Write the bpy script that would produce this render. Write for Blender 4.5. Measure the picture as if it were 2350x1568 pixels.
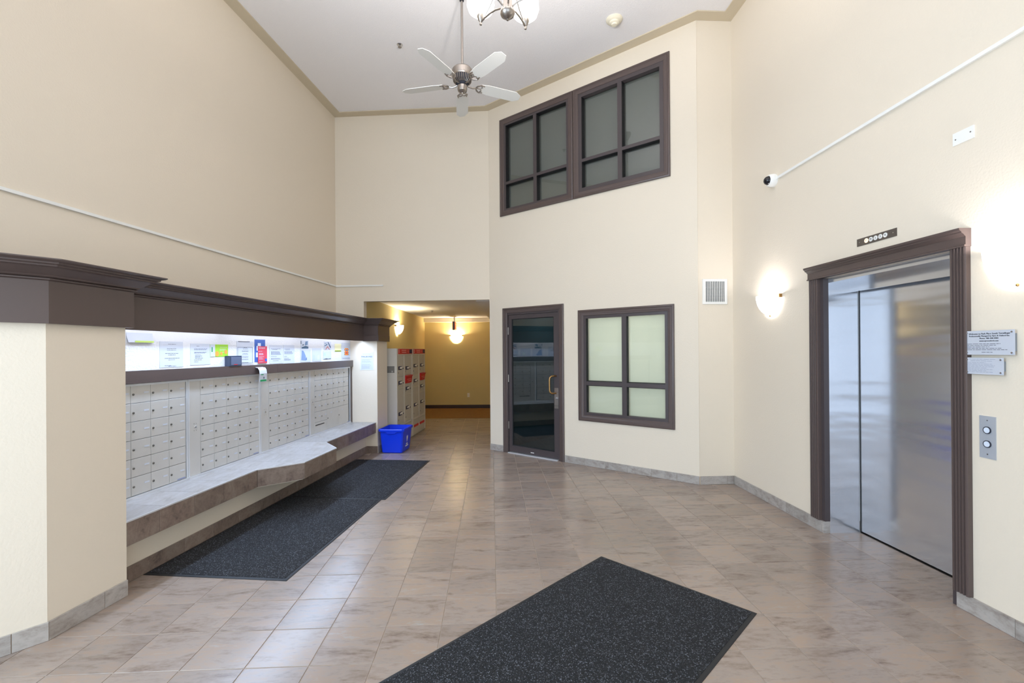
import bpy, math, random
from mathutils import Matrix, Vector
random.seed(7)
S = bpy.context.scene
for o in list(bpy.data.objects): bpy.data.objects.remove(o)
COL = S.collection
PI = math.pi

# ------------------------------------------------------------------ camera, world, exposure
cam = bpy.data.cameras.new('camera'); cam.sensor_width = 36; cam.lens = 36 * 1054.91 / 2350; cam.shift_y = 19.4 / 2350; cam.clip_start = .05
camo = bpy.data.objects.new('camera', cam); COL.objects.link(camo)
CR = (.99895001, -.04524953, -.00716638); CD = (-.00708417, .00197692, -.99997295); CF = (.04526247, .99897376, .00165429)
camo.matrix_world = Matrix(((CR[0], -CD[0], -CF[0], 0), (CR[1], -CD[1], -CF[1], 0), (CR[2], -CD[2], -CF[2], 1.55), (0, 0, 0, 1)))
S.camera = camo
vs = S.view_settings; vs.view_transform = 'Standard'; vs.look = 'None'; vs.gamma = 1; vs.use_curve_mapping = False; vs.exposure = 0.0
W = bpy.data.worlds.new('sky'); S.world = W; W.use_nodes = True
W.node_tree.nodes['Background'].inputs[0].default_value = (.75, .86, 1, 1); W.node_tree.nodes['Background'].inputs[1].default_value = 1.6

def area(name, loc, target, sx, sy, power, color):
    l = bpy.data.lights.new(name, 'AREA'); l.shape = 'RECTANGLE'; l.size = sx; l.size_y = sy; l.energy = power; l.color = color
    o = bpy.data.objects.new(name, l); COL.objects.link(o); o.location = loc
    o.rotation_euler = (Vector(target) - Vector(loc)).to_track_quat('-Z', 'Y').to_euler(); return o
# daylight through the entrance glazing behind the camera and an added side light that brightens the right and angled walls
area('daylight_entrance', (.6, -2.25, 1.35), (-1.2, 3, 1.2), 3.0, 2.5, 62, (.74, .88, 1))
area('added_side_light', (-3.42, -.35, 2.2), (2.8, 3.0, 1.9), 2.4, 3.4, 262, (.62, .81, 1))

# ------------------------------------------------------------------ materials
def lin(c):
    if isinstance(c, str): c = tuple(int(c[i:i + 2], 16) / 255 for i in (0, 2, 4))
    return tuple(x / 12.92 if x <= .04045 else ((x + .055) / 1.055) ** 2.4 for x in c) + (1,)
MATS = {}
def mat(name, col, rough=.5, metal=0, bump=None, var=None, emit=None, spec=.5, coat=0, aniso=0, dist=.002):
    if name in MATS: return MATS[name]
    m = bpy.data.materials.new(name); m.use_nodes = True; nt = m.node_tree; b = nt.nodes['Principled BSDF']
    b.inputs['Base Color'].default_value = lin(col); b.inputs['Roughness'].default_value = rough; b.inputs['Metallic'].default_value = metal
    b.inputs['Specular IOR Level'].default_value = spec; b.inputs['Coat Weight'].default_value = coat; b.inputs['Anisotropic'].default_value = aniso
    geo = nt.nodes.new('ShaderNodeNewGeometry')
    if bump:
        n = nt.nodes.new('ShaderNodeTexNoise'); n.inputs['Scale'].default_value = bump[0]; n.inputs['Detail'].default_value = 3
        nt.links.new(geo.outputs['Position'], n.inputs['Vector'])
        p = nt.nodes.new('ShaderNodeBump'); p.inputs['Strength'].default_value = bump[1]; p.inputs['Distance'].default_value = dist
        nt.links.new(n.outputs['Fac'], p.inputs['Height']); nt.links.new(p.outputs['Normal'], b.inputs['Normal'])
    if var:
        n2 = nt.nodes.new('ShaderNodeTexNoise'); n2.inputs['Scale'].default_value = var[0]; n2.inputs['Detail'].default_value = 4
        nt.links.new(geo.outputs['Position'], n2.inputs['Vector'])
        r = nt.nodes.new('ShaderNodeMix'); r.data_type = 'RGBA'; r.inputs['A'].default_value = lin(col); r.inputs['B'].default_value = lin(var[1])
        nt.links.new(n2.outputs['Fac'], r.inputs['Factor']); nt.links.new(r.outputs['Result'], b.inputs['Base Color'])
    if emit:
        b.inputs['Emission Color'].default_value = lin(emit[0]); b.inputs['Emission Strength'].default_value = emit[1]
    MATS[name] = m; return m

def stone_mat(name, cols, rough, stretch=(1.2, 5.5, 5.5)):
    """grey-brown slate-look porcelain: streaks along one way, each piece a little different"""
    m = bpy.data.materials.new(name); m.use_nodes = True; nt = m.node_tree; b = nt.nodes['Principled BSDF']; N = nt.nodes.new; L = nt.links.new
    geo = N('ShaderNodeNewGeometry'); oi = N('ShaderNodeObjectInfo'); mp = N('ShaderNodeMapping'); mp.inputs['Scale'].default_value = stretch
    mul = N('ShaderNodeMath'); mul.operation = 'MULTIPLY'; mul.inputs[1].default_value = 37
    L(oi.outputs['Random'], mul.inputs[0]); ad = N('ShaderNodeVectorMath'); ad.operation = 'ADD'
    L(geo.outputs['Position'], ad.inputs[0]); L(mul.outputs[0], ad.inputs[1]); L(ad.outputs[0], mp.inputs['Vector'])
    n = N('ShaderNodeTexNoise'); n.inputs['Scale'].default_value = 2.4; n.inputs['Detail'].default_value = 10; n.inputs['Roughness'].default_value = .62; n.inputs['Distortion'].default_value = .9
    L(mp.outputs[0], n.inputs['Vector'])
    cr = N('ShaderNodeValToRGB'); e = cr.color_ramp.elements; e[0].position = .34; e[0].color = lin(cols[0]); e[1].position = .66; e[1].color = lin(cols[-1])
    for i, c in enumerate(cols[1:-1]):
        q = e.new(.34 + .32 * (i + 1) / (len(cols) - 1)); q.color = lin(c)
    nf = N('ShaderNodeTexNoise'); nf.inputs['Scale'].default_value = 13; nf.inputs['Detail'].default_value = 6; nf.inputs['Roughness'].default_value = .7; L(mp.outputs[0], nf.inputs['Vector'])
    av = N('ShaderNodeMix'); av.inputs['Factor'].default_value = .38; L(n.outputs['Fac'], av.inputs['A']); L(nf.outputs['Fac'], av.inputs['B']); L(av.outputs['Result'], cr.inputs['Fac'])
    hv = N('ShaderNodeHueSaturation'); mr = N('ShaderNodeMapRange'); mr.inputs['To Min'].default_value = .9; mr.inputs['To Max'].default_value = 1.08
    L(oi.outputs['Random'], mr.inputs['Value']); L(mr.outputs[0], hv.inputs['Value']); L(cr.outputs['Color'], hv.inputs['Color']); L(hv.outputs['Color'], b.inputs['Base Color'])
    b.inputs['Roughness'].default_value = rough
    p = N('ShaderNodeBump'); p.inputs['Strength'].default_value = .22; p.inputs['Distance'].default_value = .002; L(n.outputs['Fac'], p.inputs['Height']); L(p.outputs['Normal'], b.inputs['Normal'])
    return m

def glass_mat(name, tint, ior, rough=0.0):
    m = bpy.data.materials.new(name); m.use_nodes = True; nt = m.node_tree; nt.nodes.clear(); N = nt.nodes.new; L = nt.links.new
    t = N('ShaderNodeBsdfTransparent'); t.inputs[0].default_value = lin(tint); g = N('ShaderNodeBsdfGlossy'); g.inputs['Roughness'].default_value = rough
    f = N('ShaderNodeFresnel'); f.inputs[0].default_value = ior; x = N('ShaderNodeMixShader'); o = N('ShaderNodeOutputMaterial')
    geo = N('ShaderNodeNewGeometry'); k = N('ShaderNodeMath'); k.operation = 'SUBTRACT'; k.inputs[0].default_value = 1; k.use_clamp = True; L(geo.outputs['Backfacing'], k.inputs[1])
    k2 = N('ShaderNodeMath'); k2.operation = 'MULTIPLY'; L(f.outputs[0], k2.inputs[0]); L(k.outputs[0], k2.inputs[1])   # reflect once, on the outer face of the pane
    L(k2.outputs[0], x.inputs[0]); L(t.outputs[0], x.inputs[1]); L(g.outputs[0], x.inputs[2]); L(x.outputs[0], o.inputs[0]); return m

def steel_mat(name, col, rough, wave):
    m = bpy.data.materials.new(name); m.use_nodes = True; nt = m.node_tree; b = nt.nodes['Principled BSDF']; N = nt.nodes.new; L = nt.links.new
    b.inputs['Base Color'].default_value = lin(col); b.inputs['Metallic'].default_value = .8; b.inputs['Roughness'].default_value = rough
    geo = N('ShaderNodeNewGeometry'); mp = N('ShaderNodeMapping'); mp.inputs['Scale'].default_value = (1, 5, 420); L(geo.outputs['Position'], mp.inputs['Vector'])
    n = N('ShaderNodeTexNoise'); n.inputs['Scale'].default_value = 1; n.inputs['Detail'].default_value = 2; L(mp.outputs[0], n.inputs['Vector'])
    mp2 = N('ShaderNodeMapping'); mp2.inputs['Scale'].default_value = (1, .7, 7.5); L(geo.outputs['Position'], mp2.inputs['Vector'])
    n2 = N('ShaderNodeTexNoise'); n2.inputs['Scale'].default_value = 1; n2.inputs['Detail'].default_value = 1; L(mp2.outputs[0], n2.inputs['Vector'])
    p = N('ShaderNodeBump'); p.inputs['Strength'].default_value = .05; p.inputs['Distance'].default_value = .0006; L(n.outputs['Fac'], p.inputs['Height'])
    q = N('ShaderNodeBump'); q.inputs['Strength'].default_value = wave; q.inputs['Distance'].default_value = .02; L(n2.outputs['Fac'], q.inputs['Height']); L(p.outputs['Normal'], q.inputs['Normal'])
    L(q.outputs['Normal'], b.inputs['Normal']); return m

def mat_fibre(name, dark, light):
    m = bpy.data.materials.new(name); m.use_nodes = True; nt = m.node_tree; b = nt.nodes['Principled BSDF']; N = nt.nodes.new; L = nt.links.new
    geo = N('ShaderNodeNewGeometry'); v = N('ShaderNodeTexVoronoi'); v.inputs['Scale'].default_value = 150; L(geo.outputs['Position'], v.inputs['Vector'])
    n = N('ShaderNodeTexVoronoi'); n.inputs['Scale'].default_value = 215; L(geo.outputs['Position'], n.inputs['Vector']); sx = N('ShaderNodeSeparateColor'); L(n.outputs['Color'], sx.inputs['Color'])
    cr = N('ShaderNodeValToRGB'); e = cr.color_ramp.elements; e[0].position = .35; e[0].color = lin(dark); e[1].position = 1.0; e[1].color = lin(light); q_ = e.new(.84); q_.color = lin('212227'); L(sx.outputs['Red'], cr.inputs['Fac'])
    L(cr.outputs['Color'], b.inputs['Base Color']); b.inputs['Roughness'].default_value = .9
    p = N('ShaderNodeBump'); p.inputs['Strength'].default_value = .9; p.inputs['Distance'].default_value = .006; L(v.outputs['Distance'], p.inputs['Height']); L(p.outputs['Normal'], b.inputs['Normal'])
    return m

PAINT = 'E5D8C5'
m_wall = mat('wall paint', PAINT, .75, bump=(75, .32), dist=.004)
m_ceil = mat('stippled ceiling', 'EFEBEB', .9, bump=(160, .55), dist=.006)
m_band = mat('ceiling border paint', 'CDBFA6', .8, bump=(75, .2), dist=.003)
m_hall = mat('hall paint', 'D2BF86', .75, bump=(75, .3), dist=.004)
m_brown = mat('dark brown trim paint', '584A46', .34)
m_brown2 = mat('dark brown metal', '4A4142', .35)
m_black = mat('black gasket', '141415', .5)
m_tile = stone_mat('slate floor tile', ['756459', '8D7C70', '988A80', '9E8979', '9C958E'], .24, (1.0, 3.0, 3.0))
m_btile = stone_mat('slate wall tile', ['857B74', 'A0978F', 'AFA8A2', 'B6ACA2'], .4, (2.2, 2.2, 4))
m_ftile = stone_mat('slate bench tile', ['5E5049', '7D6B60', '8A7A6E', '938478'], .4, (3, 3, 3))
m_grout = mat('grout', 'A39384', .9)
m_steel = steel_mat('brushed steel', 'DADDE3', .15, .32)
m_nickel = mat('brushed nickel', 'A69E97', .32, 1)
m_alu = mat('aluminium mailbox', 'D0CCC6', .42, .2, var=(9, 'C6C2BC'))
m_alu2 = mat('bright aluminium', 'E2E2E4', .35, .45)
m_white = mat('white plastic', 'EFEDE8', .45)
m_paper = mat('white paper', 'CDD1DB', .7)
m_ink = mat('grey ink', '6B6E7A', .8)
m_inkd = mat('dark ink', '2B2D38', .8)
m_matf = mat_fibre('mat fibre', '0B0B0E', '6A6D76')
m_rub = mat('mat rubber', '1E1F22', .6)
m_blue = mat('blue plastic', '0A3BE6', .35)
m_grey = mat('warm grey enamel', 'CCC6BB', .5)
m_greyd = mat('grey enamel door', 'BFB9AE', .5)
m_red = mat('red enamel', 'CC1220', .45)
m_navy = mat('navy label', '1C2148', .5)
m_glassd = glass_mat('tinted glass', 'A9BDC0', 2.1)
m_glass = glass_mat('clear glass', 'F6F9F5', 1.5)
m_glassu = glass_mat('upper glass', 'E2E4E3', 1.9)
m_blind = mat('pale mesh blind', 'F2F0EA', .9, bump=(320, .5), var=(240, 'E2E0D8'))
def blind_mat():
    m = mat('pale mesh blind lit through', 'F2F0EA', .9, bump=(320, .5), var=(240, 'E2E0D8')); nt = m.node_tree; b = nt.nodes['Principled BSDF']; o = nt.nodes['Material Output']
    t = nt.nodes.new('ShaderNodeBsdfTranslucent'); t.inputs[0].default_value = lin('FFFEF8'); x = nt.nodes.new('ShaderNodeMixShader'); x.inputs[0].default_value = .35
    nt.links.new(b.outputs[0], x.inputs[1]); nt.links.new(t.outputs[0], x.inputs[2]); nt.links.new(x.outputs[0], o.inputs[0]); return m
m_blind = blind_mat()
m_screen = mat('grey mesh screen', 'BDBBB2', .9, bump=(320, .6), var=(240, '94938C'))
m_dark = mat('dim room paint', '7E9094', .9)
m_chrome = mat('chrome', 'D8D8DA', .15, 1)
m_blade = mat('white fan blade', 'E4E2DD', .5)
m_shade = mat('glowing glass shade', 'FFFFFF', .4, emit=('FFFAF4', 4.0))
m_shadeh = mat('glowing hall shade', 'FFFFFF', .4, emit=('FFEBC4', 5.0))
m_tube = mat('fluorescent tube', 'FFFFFF', .4, emit=('E6EEFF', 8.0))
m_carpet = mat('brown carpet', '6B4A22', .95, bump=(200, .6), var=(14, '8A6430'))
m_brass = mat('antique brass', 'B08A58', .28, 1)
m_acryl = mat('smoky acrylic', '3A4458', .15)
m_exit = mat('exit face', 'D01408', .4, emit=('FF2A10', 2.0))
m_ivory = mat('ivory plastic', 'E8DFC9', .5)

# ------------------------------------------------------------------ mesh helpers
class MB:
    def __init__(s): s.v = []; s.f = []
    def add(s, vs, fs):
        n = len(s.v); s.v += [tuple(p) for p in vs]; s.f += [tuple(i + n for i in f) for f in fs]; return s
    def box(s, x0, x1, y0, y1, z0, z1):
        return s.add([(x, y, z) for z in (z0, z1) for y in (y0, y1) for x in (x0, x1)], [(0, 2, 3, 1), (4, 5, 7, 6), (0, 1, 5, 4), (2, 6, 7, 3), (0, 4, 6, 2), (1, 3, 7, 5)])
    def cbox(s, x0, x1, y0, y1, z0, z1, c):
        """box whose front (low y) edges are chamfered by c"""
        a = [(x0, y1, z0), (x1, y1, z0), (x1, y1, z1), (x0, y1, z1)]; b = [(x0, y0 + c, z0), (x1, y0 + c, z0), (x1, y0 + c, z1), (x0, y0 + c, z1)]
        d = [(x0 + c, y0, z0 + c), (x1 - c, y0, z0 + c), (x1 - c, y0, z1 - c), (x0 + c, y0, z1 - c)]
        f = [(3, 2, 1, 0), (8, 9, 10, 11)] + [(i, (i + 1) % 4, 4 + (i + 1) % 4, 4 + i) for i in range(4)] + [(4 + i, 4 + (i + 1) % 4, 8 + (i + 1) % 4, 8 + i) for i in range(4)]
        return s.add(a + b + d, f)
    def prism(s, poly, z0, z1):
        n = len(poly); return s.add([(x, y, z0) for x, y in poly] + [(x, y, z1) for x, y in poly], [tuple(range(n))[::-1], tuple(range(n, 2 * n))] + [(i, (i + 1) % n, n + (i + 1) % n, n + i) for i in range(n)])
    def hull(s, a, b):
        """two matching polygons (lists of 3-D points) joined"""
        n = len(a); return s.add(list(a) + list(b), [tuple(range(n))[::-1], tuple(range(n, 2 * n))] + [(i, (i + 1) % n, n + (i + 1) % n, n + i) for i in range(n)])
    def lathe(s, prof, c=(0, 0, 0), n=24, a0=0, a1=2 * PI, axis='z', sx=1, sy=1):
        full = abs(a1 - a0 - 2 * PI) < 1e-6; m = n if full else n + 1; vs = []
        for r, z in prof:
            for i in range(m):
                a = a0 + (a1 - a0) * i / n; p = (r * math.cos(a) * sx, r * math.sin(a) * sy, z)
                if axis == 'y': p = (p[0], -z, p[1])
                if axis == 'x': p = (z, p[0], p[1])
                vs.append((c[0] + p[0], c[1] + p[1], c[2] + p[2]))
        fs = []
        for k in range(len(prof) - 1):
            for i in range(n):
                j = (i + 1) % m; fs.append((k * m + i, k * m + j, (k + 1) * m + j, (k + 1) * m + i))
        if full and prof[0][0] > 1e-5: fs.append(tuple(range(m))[::-1])
        if full and prof[-1][0] > 1e-5: fs.append(tuple((len(prof) - 1) * m + i for i in range(m)))
        return s.add(vs, fs)
    def tube(s, pts, r, n=10):
        P = [Vector(p) for p in pts]; vs = []; a = None
        for i, p in enumerate(P):
            d = (P[min(i + 1, len(P) - 1)] - P[max(i - 1, 0)]).normalized()
            if a is None:
                a = d.cross(Vector((.13, .27, .95)))
                if a.length < .1: a = d.cross(Vector((1, 0, 0)))
            a = (a - d * a.dot(d)).normalized(); b = d.cross(a); rr = r[i] if isinstance(r, (list, tuple)) else r
            vs += [p + a * math.cos(2 * PI * k / n) * rr + b * math.sin(2 * PI * k / n) * rr for k in range(n)]
        fs = [(i * n + k, i * n + (k + 1) % n, (i + 1) * n + (k + 1) % n, (i + 1) * n + k) for i in range(len(P) - 1) for k in range(n)]
        fs += [tuple(range(n))[::-1], tuple((len(P) - 1) * n + k for k in range(n))]; return s.add(vs, fs)
    def sweep(s, path, prof, closed=False):
        """profile (outward, z) swept along a plan path with mitred corners; outward is to the right of travel"""
        P = [Vector(p) for p in path]; n = len(P); m = len(prof); vs = []
        for i in range(n):
            d0 = (P[i] - P[i - 1]).normalized() if (i or closed) else None; d1 = (P[(i + 1) % n] - P[i]).normalized() if (i < n - 1 or closed) else None
            d0 = d0 or d1; d1 = d1 or d0; n0 = Vector((d0.y, -d0.x)); n1 = Vector((d1.y, -d1.x)); b = (n0 + n1).normalized(); k = 1 / max(.3, b.dot(n0))
            vs += [(P[i].x + b.x * k * o, P[i].y + b.y * k * o, z) for o, z in prof]
        fs = [(i * m + k, ((i + 1) % n) * m + k, ((i + 1) % n) * m + (k + 1) % m, i * m + (k + 1) % m) for i in range(n if closed else n - 1) for k in range(m)]
        if not closed: fs += [tuple(range(m))[::-1], tuple((n - 1) * m + k for k in range(m))]
        return s.add(vs, fs)
    def frame(s, x0, x1, z0, z1, prof, open_bottom=False):
        """picture-frame moulding in the wall plane; prof = (inset, y)"""
        m = len(prof); vs = []
        for a, y in prof:
            vs += [(x0 + a, y, z0 + (0 if open_bottom else a)), (x0 + a, y, z1 - a), (x1 - a, y, z1 - a), (x1 - a, y, z0 + (0 if open_bottom else a))]
        fs = []
        for k in range(m):
            q = (k + 1) % m
            for i in range(3 if open_bottom else 4):
                j = (i + 1) % 4; fs.append((k * 4 + i, k * 4 + j, q * 4 + j, q * 4 + i))
        if open_bottom: fs += [tuple(k * 4 for k in range(m)), tuple(k * 4 + 3 for k in range(m))[::-1]]
        return s.add(vs, fs)
    def mesh(s, name, m):
        me = bpy.data.meshes.new(name); me.from_pydata(s.v, [], s.f); me.validate()
        import bmesh
        bm = bmesh.new(); bm.from_mesh(me); bmesh.ops.recalc_face_normals(bm, faces=bm.faces); bm.to_mesh(me); bm.free()
        for p in me.polygons: p.use_smooth = True
        me.set_sharp_from_angle(angle=math.radians(32))
        me.materials.append(m); return me
    def build(s, name, m, parent=None, M=None, loc=None):
        return put(name, s.mesh(name, m), parent, M, loc)
def put(name, me, parent=None, M=None, loc=None):
    o = bpy.data.objects.new(name, me); COL.objects.link(o)
    if name == 'print': o['kind'] = 'stuff'
    if parent: o.parent = parent
    if M is not None: o.matrix_local = M
    if loc is not None: o.location = loc
    return o
def tag(o, label=None, cat=None, group=None, kind=None):
    if label: o['label'] = label
    if cat: o['category'] = cat
    if group: o['group'] = group
    if kind: o['kind'] = kind
    return o
def thing(name, label, cat, F, at=(0, 0, 0), group=None, kind=None):
    o = bpy.data.objects.new(name, None); COL.objects.link(o); o.empty_display_size = .1; o.matrix_world = F @ Matrix.Translation(at); return tag(o, label, cat, group, kind)
def B(*a): return MB().box(*a)
def copy_tree(o, parent=None):
    c = o.copy(); COL.objects.link(c); c.parent = parent
    for ch in [x for x in bpy.data.objects if x.parent == o]: copy_tree(ch, c)
    return c
def basis(o, X, Y):
    Z = Vector(X).cross(Vector(Y)); M = Matrix((X, Y, Z)).transposed().to_4x4(); M.translation = Vector(o); return M
def text(s, size, m, parent, name='lettering', M=None, align='CENTER', depth=.0006, bold=0):
    cu = bpy.data.curves.new('t', 'FONT'); cu.body = s; cu.size = size; cu.align_x = align; cu.align_y = 'CENTER'; cu.extrude = depth; cu.offset = bold; cu.resolution_u = 2
    o = bpy.data.objects.new('t', cu); COL.objects.link(o); bpy.context.view_layer.update()
    me = bpy.data.meshes.new_from_object(o.evaluated_get(bpy.context.evaluated_depsgraph_get())); bpy.data.objects.remove(o); bpy.data.curves.remove(cu)
    me.name = name; me.materials.clear(); me.materials.append(m); me.transform(Matrix.Rotation(PI / 2, 4, 'X')); return put(name, me, parent, M)
T = Matrix.Translation
I = Matrix.Identity(4)

# ------------------------------------------------------------------ frames (X right along the wall as seen from the room, Y into the wall)
al = .140938
EU = (math.sin(al), math.cos(al), 0); EV = (math.cos(al), -math.sin(al), 0)
O2 = Vector((-2.41, 2.602, 0))
LW = basis(O2, EU, tuple(-c for c in EV))        # left side: local (u, -v, z)
LP = basis(O2, EV, EU)                           # left side in plan: local (v, u, z)
W1 = Vector((2.375, 5.165, 0)); W2 = Vector((-.02, 7.235, 0)); EA = (W1 - W2).normalized(); LA = (W1 - W2).length
AF = basis(W2, EA, (-EA.y, EA.x, 0))             # angled wall
RX = 2.785
RF = basis((RX, 0, 0), (0, -1, 0), (1, 0, 0))    # right wall: local x = -world y
FF = basis((0, 5.17, 0), (1, 0, 0), (0, 1, 0))   # short wall between angled and right wall
BO = Vector((-2.49, 7.515, 0)); EB = (W2 - BO).normalized(); LB = (W2 - BO).length
BF = basis(BO, EB, (-EB.y, EB.x, 0))             # back wall with the hallway opening
ha = math.radians(2.7)
HF = basis((-2.034, 7.468, 0), (math.cos(ha), -math.sin(ha), 0), (math.sin(ha), math.cos(ha), 0))   # hallway
ZC = 5.34

def cells(mb, x0, x1, z0, z1, y0, y1, holes):
    xs = sorted({x0, x1, *[h[i] for h in holes for i in (0, 1)]}); zs = sorted({z0, z1, *[h[i] for h in holes for i in (2, 3)]})
    for a, b in zip(xs, xs[1:]):
        run = None
        for c, d in zip(zs, zs[1:]):
            hole = any(h[0] <= (a + b) / 2 <= h[1] and h[2] <= (c + d) / 2 <= h[3] for h in holes)
            if hole:
                if run: mb.box(a, b, y0, y1, *run); run = None
            else: run = (run[0], d) if run else (c, d)
        if run: mb.box(a, b, y0, y1, *run)
    return mb
def struct(name, mb, m, F, label, cat): return tag(mb.build(name, m, M=F), label, cat, kind='structure')

# ------------------------------------------------------------------ shell
struct('wall_left', cells(MB(), -5.2, 4.97, 0, ZC, .769, .89, [(-4.3, -1.6, .3, 4.1)]), m_wall, LW, 'tall beige left wall above the mailbox alcove', 'wall')
struct('wall_back', cells(MB(), 0, LB, 0, ZC, 0, .12, [(.458, 3, 0, 2.357)]), m_wall, BF, 'beige back wall over the hallway opening', 'wall')
struct('wall_angled', cells(MB(), 0, LA, 0, ZC, 0, .13, [(.33, 1.30, 0, 2.13), (1.66, 2.83, .67, 2.03), (.30, 1.47, 3.66, 5.03), (1.60, 2.80, 3.66, 5.03)]), m_wall, AF, 'angled cream wall holding the glass door and three windows', 'wall')
struct('wall_facet', B(2.375, 2.92, 0, .12, 0, ZC), m_wall, FF, 'narrow wall with air grille between angled wall and lift wall', 'wall')
struct('wall_right', cells(MB(), -5.17, 2.45, 0, ZC, 0, .13, [(-3.765, -2.625, 0, 2.14)]), m_wall, RF, 'tall cream right wall around the lift door', 'wall')
struct('wall_rear', cells(MB(), -4.0, 2.92, 0, ZC, -.12, 0, [(-2.9, 2.3, 0, 2.75), (-2.9, 2.3, 3.0, 4.85)]), m_wall, T((0, -2.35, 0)), 'wall behind the camera with the entrance glazing', 'wall')
struct('ceiling', MB().prism([(-4.2, -2.6), (2.95, -2.6), (2.95, 5.3), (2.45, 5.3), (.1, 7.4), (-2.7, 7.75)], ZC, ZC + .1), m_ceil, I, 'high stippled white ceiling', 'ceiling')
# pillars and alcove
def pillar(name, poly, top, label): return struct(name, MB().prism(poly, 0, top), m_wall, LP, label, 'pillar')
pillar('pillar', [(0, 0), (0, .462), (-.769, .462), (-.769, -1.14)], 1.96, 'beige pillar at the near end of the mailbox alcove')
pillar('pillar', [(.025, 4.565), (.025, 4.98), (-.32, 4.98), (-.769, 4.86), (-.769, 4.565)], 1.96, 'pillar at the far end of the mailbox alcove beside the blue bin')
m_alc = mat('white textured plaster', 'E4E3E4', .75, bump=(55, .9), dist=.006)
struct('wall_alcove', B(.462, 4.565, .40, .769, 0, 1.96), m_alc, LW, 'textured alcove wall behind the notices above the mailboxes', 'wall')
struct('ceiling_alcove', B(.462, 4.565, .17, .769, 1.96, 2.02), m_wall, LW, 'low ceiling of the mailbox alcove', 'ceiling')
# hallway
struct('wall_hall_left', B(-.12, 0, .05, 5.2, 0, 2.6), m_hall, HF, 'tan hallway left wall behind the parcel lockers', 'wall')
struct('wall_hall_right', B(2.024, 2.12, -.06, 5.2, 0, 2.6), m_hall, HF, 'tan hallway right wall', 'wall')
struct('wall_hall_back', B(-.12, 2.12, 5.08, 5.2, 0, 2.6), m_hall, HF, 'tan wall closing the end of the hallway', 'wall')
struct('ceiling_hall', B(-.12, 2.12, .02, 5.2, 2.44, 2.52).box(1.80, 2.03, .0, 5.1, 2.352, 2.45), m_ceil, HF, 'low stippled hallway ceiling with a soffit on the right', 'ceiling')
struct('trim_5', B(0, 2.02, 4.95, 5.08, 2.33, 2.44), m_ivory, HF, 'pale bulkhead strip across the top of the hallway end wall', 'trim')
struct('baseboard_hall', B(0, 2.02, 5.065, 5.08, 0, .095), mat('dark wood', '3A2418', .5), HF, 'dark brown wooden baseboard on the hallway end wall', 'baseboard')
# ceiling border
peri = [tuple((LP @ Vector((-.769, -5.1, 0)))[:2]), tuple(BO[:2]), tuple(W2[:2]), (2.375, 5.165), (RX, 5.17), (RX, -2.35)]
struct('trim_4', MB().sweep(peri, [(0, ZC), (.14, ZC), (.14, ZC - .012), (0, ZC - .012)]), m_band, I, 'flat tan border painted board around the edge of the high ceiling', 'trim')
# rear entrance glazing (behind the camera)
r = thing('window_4', 'aluminium entrance glazing behind the camera', 'window', T((0, -2.35, 0)), kind='structure')
for z0, z1 in ((0, 2.75), (3.0, 4.85)):
    MB().frame(-2.9, 2.3, z0, z1, [(0, -.1), (0, -.03), (.06, -.03), (.06, -.1)]).build('window_frame', m_brown2, r)
    for x in (-1.6, -.3, 1.0): B(x - .025, x + .025, -.09, -.03, z0, z1).build('mullion', m_brown2, r)

r = thing('added_window', 'unseen side window added on the left for the side light', 'window', LW, (0, 0, 0), kind='structure')  # unseen opening, added to go with the side light
MB().frame(-4.3, -1.6, .3, 4.1, [(0, .80), (0, .86), (.06, .86), (.06, .80)]).build('window_frame', m_brown2, r)
for x in (-3.4, -2.5): B(x - .025, x + .025, .80, .86, .3, 4.1).build('mullion', m_brown2, r)

# ------------------------------------------------------------------ floor
fl = struct('floor', MB().prism([(-4.2, -2.6), (3.3, -2.6), (3.3, 5.3), (2.4, 5.3), (.2, 7.3), (.2, 12.7), (-2.2, 12.9), (-2.6, 7.7), (-3.2, 4)], -.1, -.0025), m_grout, I, 'grey brown slate-look tiled floor with pale grout', 'floor')
PITCH, GX, GY = .3105, .0214, 2.627
def tile_mesh(mb, g=.0022, z=0, x0=0, y0=0):
    a, b, c = g, PITCH - g, .0014
    lo = [(x0 + x, y0 + y, z - .006) for x, y in ((a, a), (b, a), (b, b), (a, b))]; mid = [(x, y, z - c) for x, y, _ in lo]; top = [(x0 + x, y0 + y, z) for x, y in ((a + c, a + c), (b - c, a + c), (b - c, b - c), (a + c, b - c))]
    return mb.add(lo + mid + top, [(8, 9, 10, 11)] + [(i, (i + 1) % 4, 4 + (i + 1) % 4, 4 + i) for i in range(4)] + [(4 + i, 4 + (i + 1) % 4, 8 + (i + 1) % 4, 8 + i) for i in range(4)])
bu = Vector((O2.x, O2.y))
def inside(x, y):
    """is a tile at this spot at least partly on open floor of the lobby or the tiled hallway"""
    p = Vector((x, y)); q = p - bu; u = q.x * EU[0] + q.y * EU[1]; v = q.x * EV[0] + q.y * EV[1]
    if y < -2.3 or x > RX + .12 and not (2.5 < y < 3.9 and x < 3.2): return False
    if y > 5.3 and x > 2.4: return False
    d = Vector((x, y, 0)) - W2; sa = d.dot(EA); da = d.x * -EA.y + d.y * EA.x
    if x > .05 and da > .17: return False
    if y > 7.2 and not (-2.1 < x < .12 and y < 10.75): return False
    if u > 4.9: return y > 7.1 or v > -.4
    if 4.5 < u <= 4.98 and v < -.1: return False
    lim = -.24 if u > .4 else (-.14 if u > -.05 else .55 * u - .1)
    return v > max(lim, -.85)
spots = []
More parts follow.
